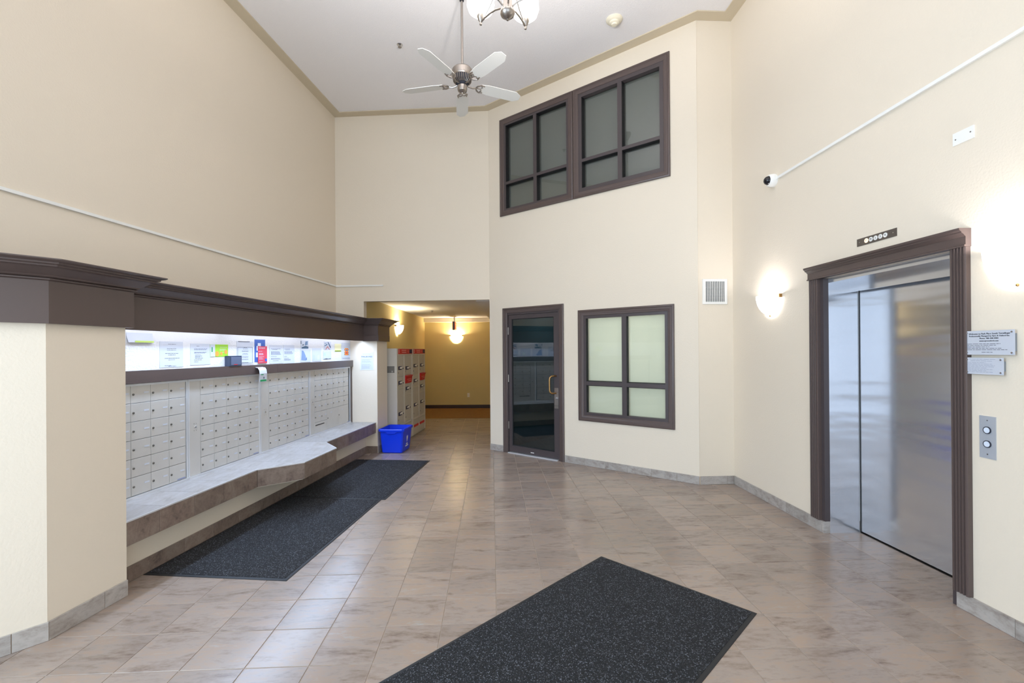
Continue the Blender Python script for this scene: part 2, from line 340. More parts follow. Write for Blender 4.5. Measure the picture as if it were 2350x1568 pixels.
for i in range(-13, 11):
    for j in range(-16, 27):
        x, y = GX + i * PITCH, GY + j * PITCH * 1.003
        cx, cy = x + PITCH / 2, y + PITCH / 2
        if not inside(cx, cy): continue
        f = cx * CF[0] + cy * CF[1]; rr = cx * CR[0] + cy * CR[1]
        vis = f > 1.75 and abs(rr) < f * 1.25 + .3
        spots.append((not vis, math.hypot(cx, cy), x, y))
spots.sort()
tm = tile_mesh(MB()).mesh('tile', m_tile); rest = MB()
for k, (nv, d, x, y) in enumerate(spots):
    if k < 300 and not nv: put('tile', tm, fl, loc=(x, y, 0))
    else: tile_mesh(rest, x0=x, y0=y)
tag(rest.build('tile_field', m_tile, fl), kind='stuff')
struct('floor_hall', B(-.1, 2.1, 3.225, 5.1, -.003, .004), m_carpet, HF, 'brown patterned hallway carpet beyond the tiles', 'carpet')

# ------------------------------------------------------------------ tiled baseboards
def baseboard(name, label, runs, F, h=.095, m=None, y1=0.0):
    g = MB()
    for a, b in runs: g.box(a, b, y1 - .0075, y1, 0, h - .002)
    o = tag(g.build(name, m_grout, M=F), label, 'baseboard', kind='structure')
    for a, b in runs:
        x = a
        while x < b - .01:
            e = min(x + .309, b)
            if b - e < .05: e = b
            MB().cbox(x + .0015, e - .0015, y1 - .0115, y1 - .002, .0005, h, .0015).build('tile', m or m_btile, o); x = e + .0005
    return o
baseboard('baseboard_angled', 'grey stone tile baseboard along the angled wall', [(0, .272), (1.364, LA)], AF)
baseboard('baseboard_facet', 'short grey stone tile baseboard below the air grille', [(2.385, 2.775)], FF)
baseboard('baseboard_right', 'grey stone tile baseboard along the lift wall', [(-5.16, -3.765), (-2.635, 2.3)], RF, .098)
PD = basis(LP @ Vector((0, 0, 0)), tuple((LP.to_3x3() @ Vector((.769, 1.14, 0)).normalized())), tuple((LP.to_3x3() @ Vector((-1.14, .769, 0)).normalized())))
baseboard('baseboard_pillar', 'grey stone tile baseboard around the near pillar', [(0.0, .462)], LW, .1)
baseboard('baseboard_pillar_front', 'grey stone tile baseboard on the pale front face of the near pillar', [(-1.37, .006)], PD, .1)
baseboard('baseboard_bench', 'brown stone tile baseboard below the mailbox bench', [(.465, 4.56)], LW, .105, m_ftile, y1=.148)
FP = basis(LP @ Vector((-.148, 4.565, 0)), EV, EU)
baseboard('baseboard_far_pillar', 'brown stone tile baseboard on the far pillar', [(0, .173)], FP, .105, m_ftile)
FS = LW @ T((4.565, -.025, 0))
baseboard('baseboard_far_pillar_side', 'brown stone tile baseboard on the hallway side of the far pillar', [(-.01, .41)], FS, .105)

# ------------------------------------------------------------------ bench under the mailboxes
b = thing('tiled_bench', 'stone tiled bench ledge under the mailboxes with a wider angled middle', 'bench', LW, (0, 0, 0))
B(.462, 4.565, .15, .40, 0, .31).build('support_wall', m_wall, b)
edge = [(.462, 0), (1.76, 0), (2.06, -.285), (2.72, -.285), (3.03, 0), (4.563, 0)]     # (u, y) with y negative toward the room
core = [(u, y + .012) for u, y in edge] + [(4.563, .40), (.462, .40)]
MB().prism(core, .312, .462).build('slab', m_grout, b)
MB().prism([(u, y + .02) for u, y in edge] + [(4.56, .15), (.465, .15)], .300, .312).build('soffit', m_wall, b)
def seg_tiles(p, q, z0, z1, first=.31):
    p = Vector(p); q = Vector(q); L = (q - p).length; d = (q - p) / L; x = 0; e = first
    F = basis((p.x, p.y, 0), (d.x, d.y, 0), (-d.y, d.x, 0))
    while x < L - .005:
        e = min(e, L);  e = L if L - e < .04 else e
        MB().cbox(x + .001, e - .001, 0, .014, z0, z1, .0012).build('face_tile', m_ftile, b, M=F); x = e; e = x + .31
for k in range(5): seg_tiles(edge[k], edge[k + 1], .308, .466, [.25, .5, .5, .5, .3][k])
# edge strip and top tiles
MB().sweep([(u, y) for u, y in edge], [(-.004, .462), (.003, .462), (.003, .472), (-.004, .472)]).build('edge_strip', m_alu2, b)
m_top = stone_mat('slate ledge tile', ['8F8984', 'A5A09C', 'AFABAA', 'BAB6B4'], .3, (5, 1.4, 5))
tops = []
u = .462
brk = [.462, .77, 1.08, 1.39, 1.76, 2.06, 2.39, 2.72, 3.03, 3.34, 3.65, 3.96, 4.27, 4.563]
def ey(u):
    for (a, ya), (c, yc) in zip(edge, edge[1:]):
        if a <= u <= c: return ya + (yc - ya) * (u - a) / (c - a)
    return 0
for a, c in zip(brk, brk[1:]):
    MB().prism([(a + .001, ey(a) + .004), (c - .001, ey(c) + .004), (c - .001, .40), (a + .001, .40)], .462, .4705).build('top_tile', m_top, b)

# ------------------------------------------------------------------ cornice over the alcove
frieze = [(0, 1.715), (.03, 1.715), (.03, 1.955), (0, 1.955)]
crown = [(0, 1.945), (.03, 1.945), (.042, 1.951), (.043, 1.957), (.036, 1.961), (.05, 1.966), (.053, 1.974), (.060, 1.978), (.092, 2.008), (.097, 2.012), (.112, 2.015), (.114, 2.022), (.128, 2.027), (.130, 2.035), (.147, 2.040), (.155, 2.046), (.155, 2.052), (0, 2.052)]
def cornice(name, label, path, ends=True):
    t = thing(name, label, 'cornice', LP, kind='structure')
    MB().sweep(path, frieze).build('frieze_board', m_brown, t)
    MB().sweep(path, crown).build('crown_moulding', m_brown, t)
    return t
d45 = Vector((-.769, -1.14)).normalized()
c1 = cornice('trim_1', 'dark brown cornice wrapping the near pillar top', [(d45.x * 1.35, d45.y * 1.35), (0, 0), (0, .465), (-.19, .465)])
MB().prism([(0, 0), (0, .46), (-.769, .46), (-.769, -1.14)], 1.961, 2.05).build('cap_board', m_brown, c1)
c2 = cornice('trim_2', 'long dark brown cornice beam over the lit notice alcove', [(-.20, .49), (-.20, 4.53)])
B(-.769, -.2, .47, 4.56, 2.021, 2.05).build('cap_board', m_brown, c2)
B(-.2, -.17, .466, 4.545, 1.714, 1.716).build('lower_edge', m_brown, c2)
c3 = cornice('trim_3', 'dark brown cornice capping the far pillar by the hallway', [(-.2, 4.56), (.025, 4.56), (.025, 4.985), (-.32, 4.985)])
MB().prism([(.024, 4.566), (.024, 4.98), (-.32, 4.98), (-.769, 4.86), (-.769, 4.566)], 1.961, 2.05).build('cap_board', m_brown, c3)
MB().sweep([(-.18, 4.53), (.055, 4.53), (.055, 4.99)], [(0, 1.71), (.012, 1.71), (.012, 1.80), (0, 1.803)]).build('plinth_board', m_brown, c3)
# fluorescent fixture hidden behind the beam
f = thing('fluorescent_fixture', 'slim fluorescent batten tucked behind the dark cornice beam', 'lamp', LW, (0, .25, 1.825))
B(.5, 4.5, -.046, .04, -.05, 0).build('housing', m_white, f)
for k in range(3):
    a = .56 + k * 1.32
    MB().tube([(a, 0, -.07), (a + 1.22, 0, -.07)], .013).build('tube', m_tube, f)
l = bpy.data.lights.new('alcove_light', 'AREA'); l.shape = 'RECTANGLE'; l.size = 3.9; l.size_y = .07; l.energy = 48; l.color = (.52, .70, 1); l.spread = math.radians(158)
lo = bpy.data.objects.new('alcove_light', l); COL.objects.link(lo); lo.matrix_world = LW @ T((2.5, .255, 1.738)) @ Matrix.Rotation(math.radians(-30), 4, 'X')

# ------------------------------------------------------------------ mailbox banks
lockm = MB().lathe([(.0085, 0), (.0085, .004), (.006, .006), (.0, .006)], axis='y', n=12).mesh('lock', mat('lock metal', '77746E', .35, .9))
labm = B(-.021, .021, -.0012, 0, -.0055, .0055).mesh('name_slot', m_paper)
labf = MB().frame(-.024, .024, -.008, .008, [(0, -.002), (0, 0), (.002, 0), (.002, -.002)])
YD = .383
def mailbank(label, u0, u1, cu0, pitch, ncol, blank, special=False):
    t = thing('mailbox_bank', label, 'mailboxes', LW, (u0, .40, .4705), 'mailbox banks in the lit alcove')
    w = u1 - u0
    B(0.001, w - .001, -.006, -.0005, 0.001, .85).build('back_panel', m_black, t)
    fr = MB().frame(.001, w - .001, 0.0005, .852, [(0, -.024), (0, 0), (.016, 0), (.016, -.024)]); fr.build('frame', m_alu2, t)
    B(.001, w - .001, -.034, -.0245, .0005, .018).build('sill', m_alu2, t)
    if blank:
        a, c = blank; B(a - u0, c - u0, -.02, -.007, .018, .845).build('latch_panel', m_alu, t)
        q = MB().lathe([(.011, 0), (.011, .005), (.007, .008), (0, .008)], ((a + c) / 2 - u0, -.02, .435), axis='y', n=12)
        for dx in (-.013, .013):
            for dz in (-.03, .03): q.lathe([(.003, 0), (.003, .002), (0, .002)], ((a + c) / 2 - u0 + dx, -.02, .435 + dz), axis='y', n=8)
        q.build('master_lock', m_chrome, t)
    z0, rh = .0195, .1375
    dm = MB().cbox(.0016, pitch - .0016, -.021, -.007, .0018, rh - .0018, .001).mesh('mailbox_door', m_alu)
    for c in range(ncol):
        for r_ in range(6):
            if special and r_ < 2: continue
            d = put('mailbox_door', dm, t, loc=(cu0 - u0 + c * pitch, 0, z0 + r_ * rh))
            put('lock', lockm, d, loc=(.02, -.021, rh * .48)); put('name_slot', labm, d, loc=(pitch - .038, -.021, rh * .55))
    if special:
        x = cu0 - u0
        for c in range(2):
            d = put('mailbox_door', dm, t, loc=(x + c * pitch, 0, z0 + rh)); put('lock', lockm, d, loc=(.02, -.021, rh * .48)); put('name_slot', labm, d, loc=(pitch - .038, -.021, rh * .55))
        d = MB().cbox(x + .0012, x + 2 * pitch - .0012, -.021, -.007, z0, z0 + rh - .001, .001).build('outgoing_mail_door', m_alu, t)
        B(x + .02, x + .25, -.0218, -.0205, z0 + .095, z0 + .107).build('mail_slot', m_black, d)
        for k in range(2):
            d = MB().cbox(x + (2 + 2 * k) * pitch + .0012, x + (4 + 2 * k) * pitch - .0012, -.021, -.007, z0, z0 + 2 * rh - .001, .001).build('parcel_door', m_alu, t)
            put('lock', lockm, d, loc=(x + (2 + 2 * k) * pitch + .02, -.021, z0 + rh * 1.1)); put('name_slot', labm, d, loc=(x + (2 + 2 * k) * pitch + .12, -.021, z0 + rh * 1.6))
    B(w - .11, w - .03, -.0225, -.0205, .026, .034).build('maker_badge', mat('badge ink', '8590B8', .5), t)
mailbank('silver mailbox bank nearest the front pillar, half hidden at left', .464, 1.40, .537, .1683, 5, None)
mailbank('silver mailbox bank directly under the dangling white and green leaflet', 1.401, 2.36, 1.544, .1605, 5, (1.419, 1.541))
mailbank('silver mailbox bank third from the front pillar', 2.361, 3.35, 2.513, .1615, 5, (2.38, 2.51))
mailbank('silver mailbox bank at the far end with two large parcel doors and mail slot', 3.351, 4.51, 3.465, .163, 6, (3.37, 3.462), True)
B(4.511, 4.562, .372, .399, .4705, 1.31).build('gap_strip', m_brown, M=LW)  # dark box put in place of the shaded gap by the far pillar
tag(bpy.data.objects['gap_strip'], 'dark strip standing in for the shaded gap between last mailbox bank and far pillar', 'trim', kind='structure')
led = thing('trim_7', 'dark painted ledge board running between the mailboxes and the notices', 'ledge', LW, (0, .40, 1.326), kind='structure')
for a, c in ((.463, 2.447), (2.449, 2.63), (2.632, 4.562)): B(a, c, -.045, -.0005, 0, .094).build('ledge_board', m_brown, led)

# ------------------------------------------------------------------ notices on the alcove wall
def lines(mb, x0, x1, z0, z1, rows, y=-.0005, centre=False, h=.0035):
    for z, a, c in rows:
        zz = z1 - (z1 - z0) * z; x = x0 + (x1 - x0) * a; e = x0 + (x1 - x0) * c
        while x < e - .004:
            w = min(random.uniform(.012, .034), e - x); mb.box(x, x + w - .004, y - .0006, y, zz - h / 2, zz + h / 2); x += w
    return mb
NG = 'papers pinned above the mailboxes'
def notice(label, cat, u0, u1, z0, z1, m=None, rows=(), ink=None, y=.399, name='notice', th=.0016, curl=0):
    o = thing(name, label, cat, LW, (u0, y, z0), NG); w = u1 - u0; h = z1 - z0; n = 8; q = MB()
    for k in range(n):
        a = k / n; c = (k + 1) / n; ya = -curl * (1 - a) ** 2; yc = -curl * (1 - c) ** 2
        q.add([(0, ya - th, h * a), (w, ya - th, h * a), (w, yc - th, h * c), (0, yc - th, h * c), (0, ya, h * a), (w, ya, h * a), (w, yc, h * c), (0, yc, h * c)], [(0, 1, 2, 3), (7, 6, 5, 4), (0, 3, 7, 4), (1, 5, 6, 2)] + ([(0, 4, 5, 1)] if k == 0 else []) + ([(3, 2, 6, 7)] if k == n - 1 else []))
    q.build('sheet', m or m_paper, o)
    if rows: lines(MB(), 0, w, 0, h, rows, -th - .0003 - curl * .0).build('print', ink or m_ink, o)
    return o, w, h
para = lambda a, c, z0, n, dz=.045: [(z0 + i * dz, a, c - random.random() * .15) for i in range(n)]
o, w, h = notice('crumpled flyer with a yellow green edge, nearest the front pillar', 'flyer', .86, 1.08, 1.632, 1.705, m_paper, curl=.02)
B(.05, w - .01, -.024, -.022, .0, .014).build('colour_strip', mat('lime print', 'C8E070', .6), o)
notice('large plastic-sleeved page nearest the front pillar with centred lines', 'notice', 1.146, 1.376, 1.434, 1.645, m_paper, [(.1, .35, .7), (.27, .3, .72), (.33, .3, .7), (.46, .22, .8), (.52, .35, .68), (.65, .2, .85), (.71, .35, .66), (.93, .2, .5), (.96, .35, .7)])
notice('white page between the sleeved page and the green flyer', 'notice', 1.456, 1.681, 1.444, 1.632, m_paper, [(.12, .3, .45)] + para(.18, .9, .24, 2) + para(.18, .9, .40, 2) + para(.22, .65, .53, 4, .05) + [(.76, .18, .6), (.85, .18, .4)])
o, w, h = notice('lime green and white flyer above the dark pen holder', 'flyer', 1.683, 1.914, 1.513, 1.628, mat('lime card', 'A6D83A', .6))
B(.001, .06, -.003, -.0018, .001, h - .001).build('white_band', m_paper, o); MB().prism([(.012, .03), (.022, .025), (.03, .07), (.026, .095), (.018, .085)], 0, 1)
B(.016, .028, -.0042, -.003, .045, .09).build('green_mark', mat('leaf print', '1E9A58', .6), o)
for x, z, rr in ((.085, .028, .024), (.2, .045, .02), (.14, .03, .016)): MB().lathe([(rr, 0), (rr, .0012), (0, .0012)], (x, -.0018, z), axis='y', n=18).build('round_print', mat('orange print', 'F3A64A', .6), o)
lines(MB(), .1, w, 0, h, [(.22, .2, .9), (.38, .15, .8), (.46, .15, .8), (.62, .2, .7)], -.0017).build('print', m_paper, o)
pz = thing('pen_holder', 'small smoky plastic pen holder standing on the dark ledge', 'holder', LW, (1.87, .40, 1.42))
hb = MB().box(0, .17, -.05, -.0465, .0, .10).box(0, .0035, -.0465, -.001, 0, .10).box(.1665, .17, -.0465, -.001, 0, .10).box(.0035, .1665, -.0465, -.001, 0, .004)
hb.build('tray', m_acryl, pz); B(.085, .0885, -.046, -.001, .004, .095).build('divider', m_acryl, pz)
B(.02, .16, -.0512, -.0502, .012, .09).build('front_label', mat('slate label', '5A6378', .4), pz); B(.06, .11, -.0524, -.0514, .012, .018).build('red_tag', m_red, pz)
o, w, h = notice('framed page in a clear holder right of the pen holder', 'notice', 2.035, 2.285, 1.430, 1.665, m_paper, [(.28, .4, .62), (.33, .35, .68), (.41, .3, .7), (.45, .3, .7), (.53, .35, .66), (.57, .32, .68), (.65, .3, .7), (.70, .3, .7), (.78, .3, .7), (.92, .3, .7)])
MB().frame(.012, w - .012, .012, h - .06, [(0, -.0026), (0, -.0018), (.003, -.0018), (.003, -.0026)]).build('border_line', m_ink, o); B(.02, w - .06, -.006, -.0018, h - .006, h - .001).build('holder_clip', m_inkd, o)
o, w, h = notice('tall blue poster half covered by the red one', 'poster', 2.306, 2.482, 1.45, 1.688, mat('blue poster', '3E63B0', .5))
for x0, x1, z0, z1 in ((.03, .08, .12, .17), (.05, .1, .1, .2), (.02, .05, .05, .1)): B(x0, x1, -.003, -.0018, z0, z1).build('pale_print', mat('pale print', 'D7DEEE', .6), o)
o, w, h = notice('red poster overlapping the blue poster', 'poster', 2.354, 2.507, 1.434, 1.617, mat('red poster', 'D5485A', .5), [(.07, .05, .85), (.12, .1, .8), (.3, .05, .5), (.42, .1, .6), (.46, .1, .6), (.5, .1, .6), (.62, .1, .7), (.68, .1, .5), (.75, .1, .6), (.9, .1, .6)], m_paper, y=.3945)
B(w - .035, w - .006, -.003, -.0018, .02, .05).build('blue_logo', mat('logo blue', '2F62C8', .5), o)
notice('white notice just right of the red poster', 'notice', 2.56, 2.80, 1.424, 1.632, m_paper, [(.2, .1, .85), (.24, .2, .6)] + para(.1, .92, .36, 5, .038) + [(.62, .1, .55)] + para(.1, .9, .72, 2, .04) + [(.85, .25, .7)])
notice('white notice second from the red poster, close to its neighbour', 'notice', 2.814, 3.042, 1.42, 1.636, m_paper, [(.22, .1, .6), (.27, .2, .6)] + para(.1, .92, .36, 4, .04) + [(.62, .08, .35), (.72, .08, .5)] + para(.08, .8, .78, 2, .04))
def picture(label, cat, u0, u1, z0, z1, blobs, base=None):
    o, w, h = notice(label, cat, u0, u1, z0, z1, base)
    for k, (poly, c) in enumerate(blobs):
        P = [(x * w, z * h) for x, z in poly]; MB().hull([(x, -.0028, z) for x, z in P], [(x, -.0018, z) for x, z in P]).build('picture_print', mat('print ' + c, c, .6), o)
picture('blue grey landscape picture above the sail sketch sheet', 'picture', 3.18, 3.363, 1.587, 1.696, [([(.12, .08), (.95, .08), (.95, .3), (.6, .4), (.12, .22)], '49667E'), ([(.5, .45), (.85, .5), (.9, .95), (.6, .9)], '6F8AA8'), ([(0, .6), (.08, .6), (.08, .95), (0, .95)], '5A6A78'), ([(.2, .4), (.4, .45), (.36, .6), (.24, .55)], '6A7A84')])
picture('white sheet printed with a blue sail shape', 'picture', 3.173, 3.41, 1.427, 1.581, [([(.08, .15), (.55, .12), (.5, .5), (.3, .9), (.12, .95)], '8299BC'), ([(.5, .2), (.62, .15), (.6, .4)], '5C7AA8')])
picture('white booklet with small pale prints right of the sail sheet', 'booklet', 3.449, 3.679, 1.431, 1.60, [([(.08, .1), (.3, .1), (.3, .45), (.12, .5)], 'C4CDD8'), ([(.5, .1), (.8, .12), (.8, .5), (.55, .45)], 'D6E0DA')])
picture('picture of blue and red roof stripes, upper right of the notices', 'picture', 3.755, 3.951, 1.578, 1.694, [([(.08, .45), (.45, .6), (.5, .75), (.1, .55)], '3F6A8C'), ([(.5, .95), (.62, .95), (.95, .35), (.9, .2)], '35587E'), ([(.15, .05), (.5, .5), (.85, .05), (.7, .05), (.5, .3), (.3, .05)], 'C98A88'), ([(.1, .75), (.4, .82), (.4, .88), (.1, .82)], '5A7A98')])
picture('pale printed card below the roof stripes picture', 'card', 3.73, 3.957, 1.452, 1.563, [([(.05, .4), (.35, .45), (.3, .8), (.1, .75)], 'BFD0DC'), ([(.1, .04), (.4, .1), (.6, .04), (.95, .1), (.9, .02), (.1, .0)], '50606C')])
o, w, h = notice('small pale yellow memo card with a green lower edge', 'card', 4.06, 4.254, 1.556, 1.668, mat('pale yellow card', 'F4EFC0', .6)); B(.005, w - .002, -.004, -.0018, 0.001, .018).build('green_edge', mat('green edge', '9AA82E', .6), o)
o, w, h = notice('white sheet with an orange vehicle print, beside the far pillar', 'notice', 4.27, 4.545, 1.445, 1.685, m_paper)
B(.1, .215, -.003, -.0018, .055, .16).build('orange_print', mat('bus orange', 'F08A24', .5), o)
B(.125, .19, -.0042, -.003, .12, .14).build('window_print', mat('bus window', '6B6E8A', .5), o); B(.125, .19, -.0042, -.003, .075, .105).build('red_print', mat('bus red', 'D8432A', .5), o)
for x in (.085, .216):
    for z in (.06, .085, .13): B(x, x + .013, -.003, -.0018, z, z + .012).build('wheel_print', m_inkd, o)
lines(MB(), 0, w, 0, h, [(.95, .1, .95)], -.0017).build('print', m_inkd, o)
# dangling leaflet on the ledge
o = thing('leaflet', 'curled white leaflet with a green base hanging from the dark ledge', 'leaflet', LW, (2.25, .355, 1.24))
q = MB(); prof = [(.0, .155), (-.03, .15), (-.045, .125), (-.05, .09), (-.047, .05), (-.045, 0)]
for (ya, za), (yc, zc) in zip(prof, prof[1:]): q.hull([(.0, ya, za), (.12, ya, za), (.12, ya - .0015, za), (0, ya - .0015, za)], [(.0, yc, zc), (.12, yc, zc), (.12, yc - .0015, zc), (0, yc - .0015, zc)])
q.build('sheet', m_paper, o)
B(.012, .11, -.0505, -.0486, .008, .026).build('green_print', mat('leaflet green', '1F9A5A', .5), o); B(.02, .06, -.054, -.0526, .075, .083).build('green_print', MATS['leaflet green'], o); B(.06, .08, -.0515, -.0495, .035, .055).build('photo_print', m_ink, o)
# MAILBOXES notice on the far pillar
NF = basis(LP @ Vector((-.245, 4.565, 1.268)), EV, EU)
o = thing('notice', 'white MAILBOXES notice on the lit side of the far pillar', 'notice', NF, (0, 0, 0), NG)
B(0, .215, -.003, -.0005, 0, .285).build('sleeve', mat('clear sleeve', 'E8EAEE', .25), o); B(.012, .205, -.0042, -.003, .008, .272).build('sheet', m_paper, o)
text('MAILBOXES', .033, m_inkd, o, M=T((.108, -.0046, .205)))
q = lines(MB(), .02, .195, .0, .28, [(.1, .1, .9), (.14, .15, .85)] + [(.42 + .05 * i, .05, .95 - random.random() * .3) for i in range(4)] + [(.7 + .05 * i, .05, .9 - random.random() * .4) for i in range(5)], -.0045, h=.0022); q.build('print', m_ink, o)

# ------------------------------------------------------------------ entrance mats
MG = 'dark ribbed entrance mats'
def floor_mat(label, F, w, l):
    t = thing('floor_mat', label, 'mat', F, (0, 0, 0), MG); e = .022
    MB().sweep([(0, 0), (0, l), (w, l), (w, 0)], [(0, .0005), (0, .003), (.006, .0055), (e, .007), (e, .0005)], True).build('rubber_border', m_rub, t)
    B(e + .0002, w - e - .0002, e + .0002, l - e - .0002, .0005, .0095).build('pile', m_matf, t)
MX = lambda v, u, z=0: LP @ T((v, u, z))
floor_mat('long charcoal mat nearest the front pillar below the mailboxes', MX(-.132, .715), 1.055, 1.70)
floor_mat('charcoal mat below the mailboxes nearest the blue bin', MX(-.125, 2.417), 1.09, 1.71)
a3 = Vector((.814, 3.417, 0)); ex = Vector((.728, -.792, 0)).normalized(); ey_ = Vector((-ex.y, ex.x, 0))
if ey_.dot(Vector((-1.359, -1.238, 0))) > 0: ey_ = -ey_
M3 = basis(a3 - ey_ * 2.5, tuple(ex), tuple(ey_))
floor_mat('big black mat lying askew in the middle foreground', M3, 1.076, 2.5)

# ------------------------------------------------------------------ recycling bin
t = thing('recycling_bin', 'bright blue plastic recycling box beside the far pillar', 'bin', LP, (.245, 4.755, 0))
bx, by, tx, ty, hh = (-.155, .16), (-.195, .19), (-.18, .19), (-.225, .225), .365
def rect(x, y, z, d=0): return [(x[0] + d, y[0] + d, z), (x[1] - d, y[0] + d, z), (x[1] - d, y[1] - d, z), (x[0] + d, y[1] - d, z)]
R8 = lambda x, y, z, c, d=0: [(x[0] + d + c, y[0] + d, z), (x[1] - d - c, y[0] + d, z), (x[1] - d, y[0] + d + c, z), (x[1] - d, y[1] - d - c, z), (x[1] - d - c, y[1] - d, z), (x[0] + d + c, y[1] - d, z), (x[0] + d, y[1] - d - c, z), (x[0] + d, y[0] + d + c, z)]
rings = [R8(bx, by, .0, .02, .012), R8(bx, by, .012, .02), R8(tx, ty, hh, .02), R8(tx, ty, hh, .02, .006), R8(bx, by, .018, .02, .008)]
q = MB(); n = 8; vsb = [p for r_ in rings for p in r_]
q.add(vsb, [(k * n + i, k * n + (i + 1) % n, (k + 1) * n + (i + 1) % n, (k + 1) * n + i) for k in range(4) for i in range(n)] + [tuple(range(n))[::-1], tuple(range(4 * n, 5 * n))]); q.build('shell', m_blue, t)
rp = [(p[0], p[1]) for p in R8(tx, ty, hh, .02)][::-1]
MB().sweep(rp[::-1], [(0, hh - .032), (.014, hh - .032), (.016, hh - .006), (.01, hh + .004), (-.004, hh + .004), (0, hh - .004)], True).build('rim', m_blue, t)
yf = -.221
MB().hull([(-.09, yf - .012, hh - .034), (.10, yf - .012, hh - .034), (.10, yf, hh - .034), (-.09, yf, hh - .034)], [(-.05, yf - .014, hh - .06), (.06, yf - .014, hh - .06), (.06, yf + .003, hh - .06), (-.05, yf + .003, hh - .06)]).build('grip', m_blue, t)
def side(u, z): return ((bx[1] + (tx[1] - bx[1]) * z / hh) + .0015, u, z)
P = [(-.015, .235), (.0, .215), (.01, .245), (.02, .21), (.045, .235), (.035, .19), (.012, .135), (-.005, .19)]
MB().hull([side(u, z) for u, z in P], [(side(u, z)[0] - .002, u, z) for u, z in P]).build('leaf_emblem', m_white, t)
for zz, a, c in ((.112, -.02, .05), (.083, -.045, .075)):
    q = MB(); x = a
    while x < c: q.hull([side(x, zz - .009), side(x + .014, zz - .009), side(x + .014, zz + .009), side(x, zz + .009)], [(p[0] - .002, p[1], p[2]) for p in (side(x, zz - .009), side(x + .014, zz - .009), side(x + .014, zz + .009), side(x, zz + .009))]); x += .019
    q.build('print', m_white, t)

# ------------------------------------------------------------------ parcel lockers
LG = 'grey parcel lockers in the hallway'
def locker(label, u0, w, number, left, right, low):
    t = thing('parcel_locker', label, 'locker', LW, (u0, -.14, 0), LG); d = .44; zt = 1.6
    B(0, w, .0, d, .02, 1.5).build('body', m_grey, t); B(.01, w - .01, .01, d - .01, 0, .02).build('plinth', m_greyd, t)
    B(-.006, w + .006, -.012, d, 1.5, zt).build('header', m_grey, t)
    s = B(.06, w - .005, -.0155, -.0125, 1.507, 1.594).build('sign_panel', m_red, t)
    text(number, .085, m_white, s, name='numeral', M=T((.10, -.0162, 1.55)))
    lines(MB(), .2, .62 * w, 1.52, 1.585, [(.25, .1, .9), (.75, .15, .9)], -.016, h=.014).build('print', mat('pale red print', 'E8A0A0', .5), s)
    MB().lathe([(.027, 0), (.027, .001), (0, .001)], (.62 * w + .07, -.0156, 1.55), axis='y', n=16).build('emblem', mat('rose print', 'D8606A', .5), s)
    B(.8 * w, w - .02, -.0168, -.0156, 1.515, 1.586).build('navy_emblem', m_navy, s)
    fr = .035
    q = MB().box(0, fr, -.012, 0, .02, 1.5).box(w - fr, w, -.012, 0, .02, 1.5).box(fr, w - fr, -.012, 0, 1.485, 1.5).box(fr, w - fr, -.012, 0, .30, .34); xm = left[1]
    q.box(xm + .004, right[0] - .004, -.012, 0, .34, 1.485).build('face_frame', m_grey, t)
    for x0, x1, zs in (left, right):
        for z0, z1, kind in zs:
            if kind == 'slot':
                b_ = MB().hull([(x0, -.012, z0), (x1, -.012, z0), (x1, 0, z0), (x0, 0, z0)], [(x0, -.03, z1 - .02), (x1, -.03, z1 - .02), (x1, 0, z1 - .02), (x0, 0, z1 - .02)]).build('mail_slot', m_red, t)
                MB().hull([(x0 - .002, -.034, z1 - .022), (x1 + .002, -.034, z1 - .022), (x1 + .002, 0, z1 - .022), (x0 - .002, 0, z1 - .022)], [(x0 - .002, -.05, z1 - .008), (x1 + .002, -.05, z1 - .008), (x1 + .002, 0, z1), (x0 - .002, 0, z1)]).build('slot_hood', m_red, b_)
                lines(MB(), x0 + .06, x1 - .06, z0 + .02, z0 + .08, [(.2, 0, 1), (.7, .2, 1)], -.0275, h=.008).build('print', MATS['pale red print'], b_); continue
            dr = MB().cbox(x0, x1, -.008, 0, z0 + .003, z1 - .003, .002).build('locker_door', m_greyd, t)
            zl = z0 + (z1 - z0) * kind; wd = x1 - x0
            B(x0 + .03, x0 + .2, -.0095, -.0083, zl - .03, zl + .03).build('door_label', m_navy, dr); B(x0 + .13, x0 + .235, -.0106, -.0096, zl - .012, zl + .018).build('label_tab', m_white, dr)
            B(x0 + .1, x0 + .13, -.0106, -.0096, zl - .012, zl + .012).build('label_tab', m_white, dr)
            MB().lathe([(.011, 0), (.011, .008), (0, .008)], (x0 + .26, -.008, zl - .012), axis='y', n=10).build('lock', m_inkd, dr)
            B(x0 + .03, x0 + .042, -.0095, -.008, z0 + .05, z0 + .08).build('key_hole', m_inkd, dr)
    pn = MB().cbox(fr, w - fr, -.008, 0, .03, .295, .002).build('base_panel', m_greyd, t)
    if low:
        B(.07, .36, -.0095, -.0083, .155, .2).build('red_strip', m_red, pn); B(.42, w - .06, -.0095, -.0083, .155, .2).build('red_strip', m_red, pn)
        q = MB().hull([(.365, -.0095, .15), (.415, -.0095, .15), (.415, -.0083, .15), (.365, -.0083, .15)], [(.375, -.0095, .21), (.405, -.0095, .21), (.405, -.0083, .21), (.375, -.0083, .21)]); q.build('emblem', m_white, pn)
    sp = B(-.0015, 0, .03, .43, 1.2, 1.31).build('side_plate', mat('side plate grey', '77746F', .5), t)
    text('s', .05, m_white, sp, M=T((-.002, .07, 1.225)) @ Matrix.Rotation(-PI / 2, 4, 'Z'))
locker('grey parcel locker numbered 1, the one right behind the blue bin', 5.085, .80, '1', (.04, .352, [(1.13, 1.485, .4), (.93, 1.125, .5), (.345, .925, .28)]), (.41, .755, [(1.14, 1.485, .35), (.995, 1.135, 'slot'), (.80, .99, .55), (.345, .795, .5)]), True)
